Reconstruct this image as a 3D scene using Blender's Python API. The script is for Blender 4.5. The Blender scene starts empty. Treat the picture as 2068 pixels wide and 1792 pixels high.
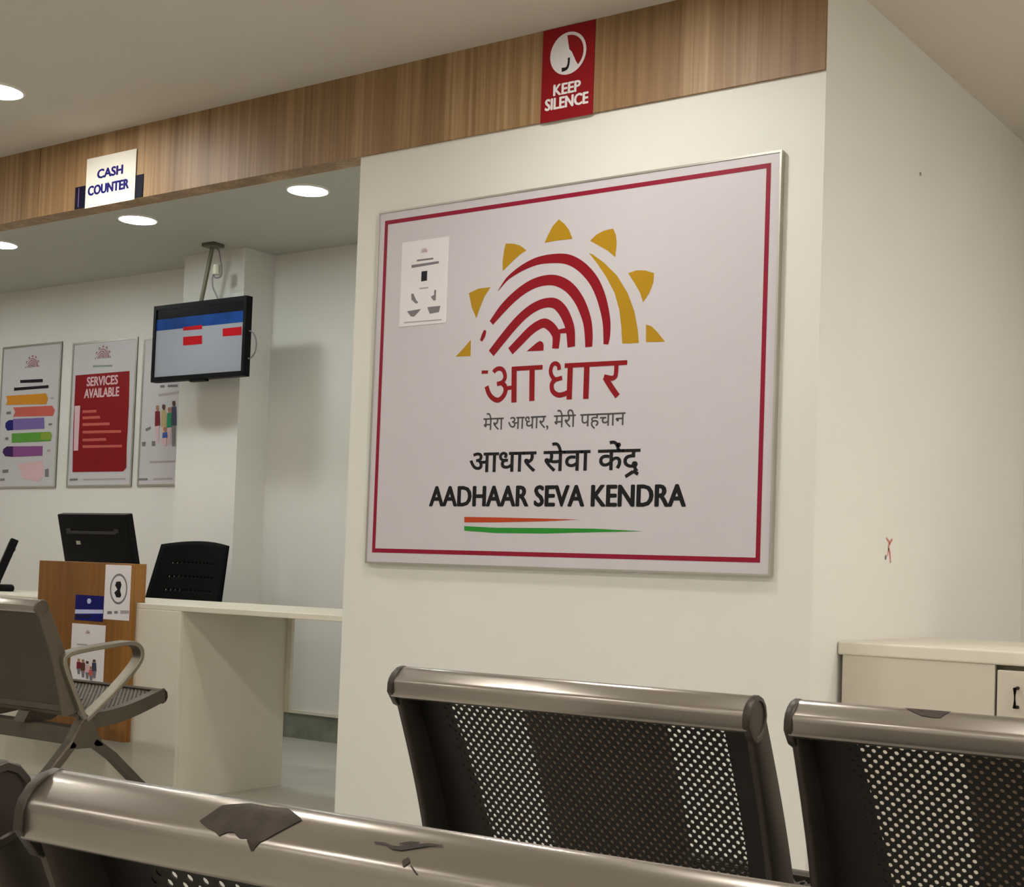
import bpy, bmesh, math, random
from mathutils import Vector, Matrix

# ------------------------------------------------------------------ camera, world, exposure
SC = bpy.context.scene
COL = SC.collection
YAW, PITCH, ROLL, FOCAL = -0.6232, 0.04314, -0.03551, 2892.0
fwd = Vector((math.sin(YAW)*math.cos(PITCH), math.cos(YAW)*math.cos(PITCH), math.sin(PITCH)))
rgt = Vector((math.cos(YAW), -math.sin(YAW), 0.0))
dwn = fwd.cross(rgt)
r2 = math.cos(ROLL)*rgt + math.sin(ROLL)*dwn
d2 = -math.sin(ROLL)*rgt + math.cos(ROLL)*dwn
cam_data = bpy.data.cameras.new('camera')
cam = bpy.data.objects.new('camera', cam_data)
COL.objects.link(cam)
M = Matrix.Identity(4)
for i in range(3):
    M[i][0], M[i][1], M[i][2] = r2[i], -d2[i], -fwd[i]
M.translation = Vector((0, 0, 0.9))
cam.matrix_world = M
cam_data.sensor_width = 36.0
cam_data.lens = 36.0*FOCAL/2068.0
cam_data.shift_y = (1034.0-896.0)/2068.0
cam_data.clip_start = 0.02
SC.camera = cam

w = bpy.data.worlds.new('world'); SC.world = w; w.use_nodes = True
w.node_tree.nodes['Background'].inputs[0].default_value = (1.0, 0.96, 0.9, 1)
w.node_tree.nodes['Background'].inputs[1].default_value = 0.02
SC.view_settings.view_transform = 'Standard'
SC.view_settings.look = 'None'
SC.view_settings.gamma = 1.0
SC.view_settings.use_curve_mapping = False
SC.view_settings.exposure = 0.0

HALL_LIGHT = 160.0      # radiance of the hall's downlights
DESK_LIGHT = 80.0      # radiance of the downlights over the counter

# ------------------------------------------------------------------ helpers
def lin(h):
    h = h.lstrip('#'); o = []
    for i in (0, 2, 4):
        c = int(h[i:i+2], 16)/255.0
        o.append(c/12.92 if c <= 0.04045 else ((c+0.055)/1.055)**2.4)
    return (o[0], o[1], o[2], 1.0)

def mat(name, hexcol, rough=0.6, metal=0.0, var=0.06, scale=8.0, bump=0.0, emit=0.0, stretch=None, spec=0.5):
    m = bpy.data.materials.new(name); m.use_nodes = True
    nt = m.node_tree; b = nt.nodes['Principled BSDF']
    b.inputs['Roughness'].default_value = rough
    b.inputs['Metallic'].default_value = metal
    b.inputs['Specular IOR Level'].default_value = spec
    c = lin(hexcol)
    tc = nt.nodes.new('ShaderNodeTexCoord'); mp = nt.nodes.new('ShaderNodeMapping')
    nt.links.new(tc.outputs['Object'], mp.inputs['Vector'])
    if stretch: mp.inputs['Scale'].default_value = stretch
    nz = nt.nodes.new('ShaderNodeTexNoise'); nz.inputs['Scale'].default_value = scale
    nz.inputs['Detail'].default_value = 4.0
    nt.links.new(mp.outputs['Vector'], nz.inputs['Vector'])
    rp = nt.nodes.new('ShaderNodeValToRGB')
    lo = tuple(v*(1-var) for v in c[:3])+(1,); hi = tuple(min(1, v*(1+var)) for v in c[:3])+(1,)
    rp.color_ramp.elements[0].position = 0.3; rp.color_ramp.elements[0].color = lo
    rp.color_ramp.elements[1].position = 0.7; rp.color_ramp.elements[1].color = hi
    nt.links.new(nz.outputs['Fac'], rp.inputs['Fac'])
    nt.links.new(rp.outputs['Color'], b.inputs['Base Color'])
    if bump:
        bp = nt.nodes.new('ShaderNodeBump'); bp.inputs['Strength'].default_value = bump
        bp.inputs['Distance'].default_value = 0.002
        nt.links.new(nz.outputs['Fac'], bp.inputs['Height']); nt.links.new(bp.outputs['Normal'], b.inputs['Normal'])
    if emit:
        b.inputs['Emission Color'].default_value = c; b.inputs['Emission Strength'].default_value = emit
    return m

def wood_mat(name, stops, sx, sz, rough=0.45, panel=None):
    """vertical-grain laminate: streaks along z, optional darker/lighter boards of the given width"""
    m = bpy.data.materials.new(name); m.use_nodes = True
    nt = m.node_tree; b = nt.nodes['Principled BSDF']; b.inputs['Roughness'].default_value = rough
    tc = nt.nodes.new('ShaderNodeTexCoord'); mp = nt.nodes.new('ShaderNodeMapping')
    mp.inputs['Scale'].default_value = (sx, sx, sz)
    nt.links.new(tc.outputs['Object'], mp.inputs['Vector'])
    n1 = nt.nodes.new('ShaderNodeTexNoise'); n1.inputs['Scale'].default_value = 1.0; n1.inputs['Detail'].default_value = 6
    n1.inputs['Distortion'].default_value = 0.4
    nt.links.new(mp.outputs['Vector'], n1.inputs['Vector'])
    mp2 = nt.nodes.new('ShaderNodeMapping'); mp2.inputs['Scale'].default_value = (sx*0.14, sx*0.14, sz*0.2)
    nt.links.new(tc.outputs['Object'], mp2.inputs['Vector'])
    n2 = nt.nodes.new('ShaderNodeTexNoise'); n2.inputs['Scale'].default_value = 1.0; n2.inputs['Detail'].default_value = 1
    nt.links.new(mp2.outputs['Vector'], n2.inputs['Vector'])
    mx = nt.nodes.new('ShaderNodeMix'); mx.data_type = 'FLOAT'; mx.inputs[0].default_value = 0.5
    nt.links.new(n1.outputs['Fac'], mx.inputs[2]); nt.links.new(n2.outputs['Fac'], mx.inputs[3])
    rp = nt.nodes.new('ShaderNodeValToRGB'); e = rp.color_ramp.elements
    e[0].position = 0.32; e[0].color = lin(stops[0]); e[1].position = 0.68; e[1].color = lin(stops[2])
    k = e.new(0.5); k.color = lin(stops[1])
    nt.links.new(mx.outputs[0], rp.inputs['Fac']); nt.links.new(rp.outputs['Color'], b.inputs['Base Color'])
    return m

class MB:
    """collects shapes and links them as ONE mesh object"""
    def __init__(self): self.v = []; self.f = []; self.mi = []; self.cur = 0
    def add(self, vs, fs):
        o = len(self.v); self.v += [tuple(p) for p in vs]
        for q in fs: self.f.append([o+i for i in q]); self.mi.append(self.cur)
    def box(self, x0, x1, y0, y1, z0, z1):
        self.add([(x0,y0,z0),(x1,y0,z0),(x1,y1,z0),(x0,y1,z0),(x0,y0,z1),(x1,y0,z1),(x1,y1,z1),(x0,y1,z1)],
                 [(0,3,2,1),(4,5,6,7),(0,1,5,4),(1,2,6,5),(2,3,7,6),(3,0,4,7)])
    def loft(self, rings, caps=True, closed=True):
        n = len(rings[0]); o = len(self.v)
        for r in rings: self.v += [tuple(p) for p in r]
        for i in range(len(rings)-1):
            for j in range(n if closed else n-1):
                k = (j+1) % n
                self.f.append([o+i*n+j, o+i*n+k, o+(i+1)*n+k, o+(i+1)*n+j]); self.mi.append(self.cur)
        if caps and closed:
            self.f.append([o+j for j in range(n)][::-1]); self.mi.append(self.cur)
            self.f.append([o+(len(rings)-1)*n+j for j in range(n)]); self.mi.append(self.cur)
    def tube(self, pts, r, n=10):
        pts = [Vector(p) for p in pts]; rings = []
        for i, p in enumerate(pts):
            a = pts[max(0, i-1)]; b = pts[min(len(pts)-1, i+1)]; t = (b-a).normalized()
            up = Vector((0,0,1)) if abs(t.z) < 0.9 else Vector((1,0,0))
            s = t.cross(up).normalized(); u = s.cross(t)
            rr = r[i] if isinstance(r, (list, tuple)) else r
            rings.append([p+rr*(math.cos(2*math.pi*k/n)*s+math.sin(2*math.pi*k/n)*u) for k in range(n)])
        self.loft(rings)
    def bar(self, path, x0, x1, t):
        """flat bar of thickness t following a (y,z) path, between x0 and x1"""
        n = len(path); rings = []
        for i, (y, z) in enumerate(path):
            a = path[max(0, i-1)]; b = path[min(n-1, i+1)]
            dy, dz = b[0]-a[0], b[1]-a[1]; l = math.hypot(dy, dz) or 1
            ny, nz = -dz/l*t/2, dy/l*t/2
            rings.append([(x0,y+ny,z+nz),(x1,y+ny,z+nz),(x1,y-ny,z-nz),(x0,y-ny,z-nz)])
        self.loft(rings)
    def prism(self, poly, x0, x1):
        """(y,z) polygon extruded along x"""
        self.loft([[(x0,y,z) for y, z in poly], [(x1,y,z) for y, z in poly]])
    def disc(self, c, r, z0, z1, n=40):
        self.loft([[(c[0]+r*math.cos(2*math.pi*k/n), c[1]+r*math.sin(2*math.pi*k/n), z) for k in range(n)] for z in (z0, z1)])
    def build(self, name, mats, parent=None, smooth=False, bevel=0.0, bevel_seg=2):
        me = bpy.data.meshes.new(name); me.from_pydata(self.v, [], self.f)
        if not isinstance(mats, (list, tuple)): mats = [mats]
        for m in mats: me.materials.append(m)
        for p, i in zip(me.polygons, self.mi): p.material_index = i; p.use_smooth = smooth
        bm = bmesh.new(); bm.from_mesh(me)
        bmesh.ops.remove_doubles(bm, verts=bm.verts, dist=1e-6)
        bmesh.ops.recalc_face_normals(bm, faces=bm.faces); bm.to_mesh(me); bm.free()
        o = bpy.data.objects.new(name, me); COL.objects.link(o)
        if parent: o.parent = parent
        if bevel:
            b = o.modifiers.new('bevel', 'BEVEL'); b.width = bevel; b.segments = bevel_seg; b.limit_method = 'ANGLE'
        if smooth:
            try: me.set_sharp_from_angle(angle=math.radians(38))
            except Exception: pass
        return o

def tag(o, label=None, cat=None, group=None, kind=None):
    if label: o['label'] = label
    if cat: o['category'] = cat
    if group: o['group'] = group
    if kind: o['kind'] = kind
    return o
def empty(name, loc, rz=0.0):
    o = bpy.data.objects.new(name, None); COL.objects.link(o)
    o.location = loc; o.rotation_euler = (0, 0, rz); o.empty_display_size = 0.05
    return o
def copy_tree(o, parent=None):
    c = o.copy(); COL.objects.link(c)
    if parent: c.parent = parent
    for ch in list(o.children): copy_tree(ch, c)
    return c

# flat printed art: polygons / ribbons in a sheet's own (u, v) metres, the sheet facing -Y (or a given frame)
def flat_poly(mb, pts, d):
    o = len(mb.v); mb.v += [(u, -d, v) for u, v in pts]
    mb.f.append(list(range(o, o+len(pts)))); mb.mi.append(mb.cur)
def smooth_path(pts, n=6):
    out = []
    for i in range(len(pts)-1):
        p0 = pts[max(0, i-1)]; p1 = pts[i]; p2 = pts[i+1]; p3 = pts[min(len(pts)-1, i+2)]
        for k in range(n):
            t = k/n
            out.append(tuple(0.5*((2*b)+(-a+c)*t+(2*a-5*b+4*c-d)*t*t+(-a+3*b-3*c+d)*t**3) for a, b, c, d in zip(p0, p1, p2, p3)))
    out.append(tuple(pts[-1])); return out
def ribbon(mb, pts, d, n=6, round_ends=True):
    """stroke with a width at every point"""
    p = smooth_path(pts, n) if len(pts) > 2 else list(pts)
    L = []; Rr = []
    for i, (u, v, wd) in enumerate(p):
        a = p[max(0, i-1)]; b = p[min(len(p)-1, i+1)]
        du, dv = b[0]-a[0], b[1]-a[1]; l = math.hypot(du, dv) or 1
        nu, nv = -dv/l*wd/2, du/l*wd/2
        L.append((u+nu, v+nv)); Rr.append((u-nu, v-nv))
    for i in range(len(p)-1):
        flat_poly(mb, [L[i], Rr[i], Rr[i+1], L[i+1]], d)
def fix_up(o):
    """all printed faces look out of the sheet"""
    me = o.data
    bm = bmesh.new(); bm.from_mesh(me)
    for f in bm.faces:
        f.normal_update()
        if f.normal.y > 0: f.normal_flip()
    bm.to_mesh(me); bm.free()
    return o
def lettering(name, body, m, parent, box, d, bold=0.0, color_obj=None, spacing=1.0):
    """real lettering fitted in box=(u0,u1,v0,v1) of a sheet facing -Y, as a mesh"""
    cu = bpy.data.curves.new(name, 'FONT'); cu.body = body; cu.size = 1.0; cu.offset = 0.0 if body.isascii() else bold
    cu.space_character = spacing; cu.align_x = 'CENTER'; cu.resolution_u = 3
    t = bpy.data.objects.new('tmp', cu); COL.objects.link(t)
    bpy.context.view_layer.update()
    me = bpy.data.meshes.new_from_object(t.evaluated_get(bpy.context.evaluated_depsgraph_get()))
    bpy.data.objects.remove(t)
    xs = [v.co.x for v in me.vertices]; ys = [v.co.y for v in me.vertices]
    if not xs: xs = [0, 1]; ys = [0, 1]
    x0, x1, y0, y1 = min(xs), max(xs), min(ys), max(ys)
    for v in me.vertices:
        v.co = ((box[0]+(v.co.x-x0)/(x1-x0)*(box[1]-box[0])), -d, box[2]+(v.co.y-y0)/(y1-y0)*(box[3]-box[2]))
    if body.isascii() and bold:
        w_ = bold*(box[3]-box[2]); vs = [v.co.copy() for v in me.vertices]; fs = [list(p.vertices) for p in me.polygons]; V = []; F = []
        for i, (dx, dz) in enumerate(((0, 0), (1, 0), (-1, 0), (0, .6), (0, -.6), (.7, .4), (-.7, -.4), (.7, -.4), (-.7, .4))):
            o_ = len(V); V += [(v.x*(1-2*w_/(box[1]-box[0]))+(box[0]+box[1])*w_/(box[1]-box[0])+dx*w_, v.y-i*.00002, v.z+dz*w_) for v in vs]; F += [[k+o_ for k in f] for f in fs]
        me = bpy.data.meshes.new(name); me.from_pydata(V, [], F)
    me.materials.clear(); me.materials.append(m)
    o = bpy.data.objects.new(name, me); COL.objects.link(o)
    if parent: o.parent = parent
    return fix_up(o)

# ------------------------------------------------------------------ materials
M_WALL = mat('wall_paint', '#E3E0D9', 0.55, var=0.012, scale=3.0, bump=0.05)
M_CEIL = mat('ceiling_paint', '#CFC7BC', 0.8, var=0.015, scale=2.0)
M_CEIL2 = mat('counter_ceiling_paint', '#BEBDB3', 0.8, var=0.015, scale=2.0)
M_FLOOR = mat('floor_tile', '#BDBAB0', 0.25, var=0.07, scale=3.0)
M_SKIRT = mat('skirting_stone', '#868879', 0.12, var=0.2, scale=9.0)
M_HEADER = wood_mat('header_laminate', ('#6F5232', '#93724C', '#B59770'), 60.0, 0.9, 0.5)
M_UNDER = wood_mat('header_edge_laminate', ('#5A4328', '#6E5335', '#86683F'), 60.0, 0.9, 0.5)
M_OAK = wood_mat('panel_laminate', ('#6B4318', '#84561F', '#9C6A2C'), 40.0, 1.2, 0.45)
M_WHITE_LAM = mat('white_laminate', '#DDD6C6', 0.4, var=0.02)
M_CREAM_LAM = mat('cream_laminate', '#CBC2B2', 0.45, var=0.02)
M_STEEL = mat('bench_steel', '#A8A097', 0.27, 0.9, var=0.08, scale=5.0, stretch=(1, 6, 6))
M_ARM = mat('armrest_steel', '#8C8375', 0.42, 0.7, var=0.06)
M_STEEL_L = mat('bench_light_steel', '#5E564A', 0.42, 0.6, var=0.08, scale=12.0)
M_STEEL_D = mat('bench_painted_steel', '#453E37', 0.42, 0.6, var=0.08, scale=12.0)
M_SHEET = mat('perforated_sheet', '#2A2622', 0.45, 0.5, var=0.1, scale=12.0)  # darker than the frames: shade inside the seat shells put into the colour
M_SHEET_P = mat('plain_back_sheet', '#4E4539', 0.5, 0.4, var=0.08, scale=6.0)
M_PAD = mat('grey_brown_pad', '#6A6055', 0.8, var=0.06)
_nt = M_PAD.node_tree; _tl = _nt.nodes.new('ShaderNodeBsdfTranslucent'); _tl.inputs[0].default_value = lin('#A4988A'); _mx = _nt.nodes.new('ShaderNodeMixShader'); _mx.inputs[0].default_value = 0.75
_nt.links.new(_nt.nodes['Principled BSDF'].outputs[0], _mx.inputs[1]); _nt.links.new(_tl.outputs[0], _mx.inputs[2]); _nt.links.new(_mx.outputs[0], _nt.nodes['Material Output'].inputs[0])
M_RUBBER = mat('black_plastic', '#050506', 0.5, var=0.1, spec=0.15)
M_BLACK_SOFT = mat('chair_black_plastic', '#030303', 0.7, var=0.2, scale=30, spec=0.1)
M_SCUFF = mat('scuffed_bare_metal', '#3F352D', 0.6, 0.4, var=0.35, scale=60.0, bump=0.3)
M_SMUDGE = mat('dark_smudge', '#3A312A', 0.7, var=0.4, scale=90.0)
M_ALU = mat('aluminium', '#B9B5AB', 0.35, 0.7, var=0.03)
M_BOARD = mat('board_face', '#CBC5C9', 0.35, var=0.01)
M_PAPER = mat('paper', '#E6E1E2', 0.7, var=0.02)
M_POSTER = mat('poster_paper', '#CBC6C8', 0.45, var=0.01)
M_NOTICE = mat('notice_paper', '#D3CDCF', 0.6, var=0.01)
M_PAPER_W = mat('warm_paper', '#E9E4D8', 0.7, var=0.02)
PAL = {'red_ink': '#8A0016', 'crimson': '#8A0814', 'gold': '#B0860F', 'ink': '#141214', 'black': '#17141A', 'grey': '#7E787C', 'mauve': '#AFA3A8',
       'orange': '#D08A28', 'salmon': '#C85F55', 'violet': '#7A66A6', 'navy': '#20206E', 'green': '#5C9A3C', 'lime': '#88A23C', 'plum': '#8C4C8A',
       'indigo': '#3C1A58', 'blush': '#DDB9BC', 'sage': '#8E9C90', 'maroon': '#7C2230', 'sand': '#BCA878', 'jade': '#2C8862', 'slate': '#3E4656',
       'blue': '#3A5EA6', 'tan': '#A87858', 'brown': '#5A3826', 'ice': '#C4C8EA', 'royal': '#0C1068', 'deepnavy': '#04031F', 'border': '#8E1230',
       'saffron': '#B4431E', 'flag_green': '#2A8A2E', 'dark': '#05070C', 'rose': '#9A5E6E', 'redmark': '#C87C72', 'tagline': '#4C484A'}
INK = {k: mat('ink_'+k, v, 0.5, var=0.03, spec=0.25) for k, v in PAL.items()}

# ------------------------------------------------------------------ fixed measures of the place (metres)
YP = 3.693            # face of the sign wall
XL, XR = -3.36, -1.626
ZC, ZI = 2.634, 2.585
ZH = 2.338            # underside of the timber header
YB = 5.5              # wall behind the counter
YR = 5.65             # wall behind the cabinet

def struct(name, m, boxes, bevel=0.0):
    b = MB()
    for q in boxes: b.box(*q)
    return tag(b.build(name, m, bevel=bevel), kind='structure')
struct('floor', M_FLOOR, [(-9.6, 4.1, -4.1, 5.8, -0.1, 0.0)])
struct('ceiling', M_CEIL, [(-9.6, 4.1, -4.1, YP, ZC, ZC+0.1), (XR, 4.1, YP, YR, ZC, ZC+0.1)])
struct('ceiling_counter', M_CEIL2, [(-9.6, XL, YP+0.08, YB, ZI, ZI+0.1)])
struct('wall_front', M_WALL, [(XL, XR, YP, YP+0.12, 0, ZC)])
struct('wall_right', M_WALL, [(XR-0.1, XR, YP+0.12, YR, 0, ZC)])
struct('wall_inner', M_WALL, [(XL, XL+0.1, YP+0.12, YB, 0, ZI)])
struct('wall_back', M_WALL, [(-9.6, XL+0.1, YB, YB+0.1, 0, ZI)])
struct('wall_far', M_WALL, [(XR-0.1, 4.1, YR, YR+0.1, 0, ZC)])
struct('wall_left', M_WALL, [(-9.7, -9.6, -4.1, 5.8, 0, ZC)])
struct('wall_east', M_WALL, [(4.1, 4.2, -4.1, 5.8, 0, ZC)])
struct('wall_near', M_WALL, [(-9.6, 4.1, -4.2, -4.1, 0, ZC)])
struct('wall_column', M_WALL, [(-6.08, -5.607, 5.285, YB, 0, ZI)])
struct('trim_2', M_WHITE_LAM, [(-5.607, XL, YB-.02, YB, .13, .146), (-9.6, -6.08, YB-.02, YB, .13, .146)])  # pale strip standing in for the lit top edge of the skirting
struct('baseboard_back', M_SKIRT, [(-5.607, XL, YB-0.012, YB, 0, 0.13), (-9.6, -6.08, YB-0.012, YB, 0, 0.13)])
b = MB(); b.box(-9.6, -5.180, YP-0.01, YP+0.078, ZH, ZC); b.box(-5.174, XL, YP-0.01, YP+0.078, ZH, ZC)
b.box(XL, XR, YP-0.01, YP, ZH, ZC); b.box(-5.18, -5.174, YP, YP+0.07, ZH+.002, ZC)
tag(b.build('trim_1', M_HEADER), 'long timber header under the ceiling above the counter opening', None, kind='structure')

# printed art measured in metres on its own sheet
ART = {"ridges": [[(-0.231, 0.286, 0.0014), (-0.209, 0.31, 0.0074), (-0.189, 0.327, 0.0116), (-0.148, 0.348, 0.0185), (-0.108, 0.362, 0.0231), (-0.068, 0.37, 0.0259), (-0.013, 0.37, 0.0296), (0.032, 0.363, 0.0315), (0.072, 0.344, 0.0324), (0.107, 0.316, 0.0333), (0.137, 0.281, 0.0333), (0.16, 0.238, 0.0324), (0.176, 0.192, 0.0301), (0.185, 0.151, 0.0278), (0.187, 0.111, 0.0241), (0.185, 0.086, 0.0176)], [(-0.253, 0.184, 0.0194), (-0.21, 0.227, 0.0287), (-0.165, 0.262, 0.0305), (-0.12, 0.287, 0.0315), (-0.075, 0.301, 0.0324), (-0.025, 0.303, 0.0333), (0.015, 0.291, 0.0342), (0.051, 0.267, 0.0342), (0.081, 0.232, 0.0333), (0.102, 0.194, 0.0324), (0.116, 0.156, 0.0305), (0.122, 0.115, 0.0287), (0.123, 0.082, 0.0254)], [(-0.277, 0.162, 0.0102), (-0.283, 0.145, 0.0157), (-0.292, 0.128, 0.0102)], [(-0.249, 0.085, 0.0278), (-0.206, 0.129, 0.0296), (-0.161, 0.172, 0.0305), (-0.121, 0.203, 0.0305), (-0.082, 0.223, 0.0305), (-0.042, 0.232, 0.0305), (-0.007, 0.227, 0.0324), (0.021, 0.204, 0.0342), (0.042, 0.17, 0.0333), (0.054, 0.136, 0.0324), (0.059, 0.086, 0.0278)], [(-0.173, 0.087, 0.0278), (-0.133, 0.12, 0.0287), (-0.099, 0.147, 0.0296), (-0.069, 0.163, 0.0296), (-0.044, 0.168, 0.0296), (-0.019, 0.154, 0.0305), (-0.0, 0.13, 0.0305), (0.002, 0.111, 0.0278), (0.0, 0.085, 0.025)], [(-0.003, 0.132, 0.0157), (0.017, 0.138, 0.0139), (0.046, 0.139, 0.0185)]], "core": [[(-0.11, 0.083), (-0.072, 0.108), (-0.059, 0.113), (-0.049, 0.108), (-0.045, 0.099), (-0.045, 0.081)]], "petals": [[(-0.394, 0.083), (-0.365, 0.107), (-0.334, 0.135), (-0.333, 0.107), (-0.333, 0.081)], [(-0.349, 0.289), (-0.309, 0.301), (-0.261, 0.301), (-0.284, 0.274), (-0.301, 0.239), (-0.315, 0.204), (-0.335, 0.241)], [(-0.207, 0.438), (-0.175, 0.434), (-0.149, 0.425), (-0.124, 0.407), (-0.15, 0.396), (-0.18, 0.375), (-0.215, 0.349), (-0.217, 0.381), (-0.213, 0.415)], [(-0.004, 0.493), (0.018, 0.476), (0.036, 0.455), (0.05, 0.425), (-0.005, 0.426), (-0.055, 0.424), (-0.043, 0.448), (-0.027, 0.473)], [(0.115, 0.412), (0.136, 0.428), (0.164, 0.438), (0.197, 0.441), (0.208, 0.42), (0.212, 0.391), (0.208, 0.352), (0.181, 0.374), (0.152, 0.391)], [(0.256, 0.298), (0.286, 0.304), (0.314, 0.301), (0.346, 0.29), (0.345, 0.262), (0.332, 0.231), (0.311, 0.205), (0.3, 0.234), (0.278, 0.268)], [(0.324, 0.137), (0.343, 0.13), (0.361, 0.114), (0.391, 0.081), (0.358, 0.082), (0.326, 0.084)]], "stem": [[(0.112, 0.375), (0.145, 0.337), (0.179, 0.293), (0.21, 0.242), (0.229, 0.188), (0.238, 0.135), (0.243, 0.085), (0.271, 0.083), (0.301, 0.083), (0.296, 0.123), (0.282, 0.18), (0.256, 0.238), (0.217, 0.294), (0.168, 0.339), (0.127, 0.368)]], "hindi": [[(-0.285, 0.026, 0.0109), (-0.259, 0.025, 0.0109)], [(-0.237, 0.023, 0.0145), (-0.23, 0.03, 0.0145), (-0.216, 0.034, 0.0145), (-0.202, 0.03, 0.0145), (-0.193, 0.017, 0.0145), (-0.191, 0.002, 0.0145), (-0.201, -0.011, 0.0145), (-0.222, -0.016, 0.0145)], [(-0.204, -0.012, 0.0163), (-0.19, -0.024, 0.0163), (-0.187, -0.041, 0.0163), (-0.197, -0.058, 0.0163), (-0.215, -0.068, 0.0163), (-0.236, -0.061, 0.0163), (-0.253, -0.044, 0.0163), (-0.263, -0.021, 0.0163)], [(-0.194, -0.032, 0.0127), (-0.154, -0.029, 0.0127)], [(-0.156, 0.035, 0.02), (-0.152, -0.078, 0.02)], [(-0.165, 0.03, 0.0145), (-0.046, 0.029, 0.0145)], [(-0.086, 0.03, 0.02), (-0.083, -0.076, 0.02)], [(0.017, 0.017, 0.0139), (0.014, 0.031, 0.0139), (0.002, 0.038, 0.0139), (-0.01, 0.033, 0.0139), (-0.015, 0.016, 0.0139), (-0.01, -0.0, 0.0139), (0.004, -0.012, 0.0139), (0.029, -0.008, 0.0139)], [(0.004, -0.012, 0.0157), (-0.008, -0.025, 0.0157), (-0.007, -0.044, 0.0157), (0.004, -0.056, 0.0157), (0.02, -0.062, 0.0157), (0.041, -0.059, 0.0157), (0.06, -0.051, 0.0157)], [(0.058, 0.03, 0.0194), (0.058, -0.077, 0.0194)], [(0.037, 0.029, 0.0145), (0.263, 0.026, 0.0145)], [(0.119, 0.028, 0.02), (0.119, -0.078, 0.02)], [(0.225, 0.026, 0.0151), (0.225, 0.001, 0.0151), (0.222, -0.014, 0.0151), (0.21, -0.019, 0.0151), (0.182, -0.013, 0.0151)], [(0.186, -0.014, 0.0188), (0.21, -0.047, 0.0188), (0.233, -0.075, 0.0188)]], "orange": [[(-0.334, -0.443), (-0.209, -0.444), (-0.055, -0.446), (0.111, -0.449), (-0.017, -0.455), (-0.208, -0.46), (-0.333, -0.461)]], "green": [[(-0.333, -0.473), (-0.207, -0.477), (-0.016, -0.476), (0.166, -0.476), (0.339, -0.482), (0.166, -0.487), (-0.015, -0.493), (-0.206, -0.494), (-0.332, -0.488)]], "rakar": [[(0.295, -0.304, 0.011), (0.269, -0.319, 0.011)], [(0.295, -0.301, 0.011), (0.313, -0.312, 0.011)]]}
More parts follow.
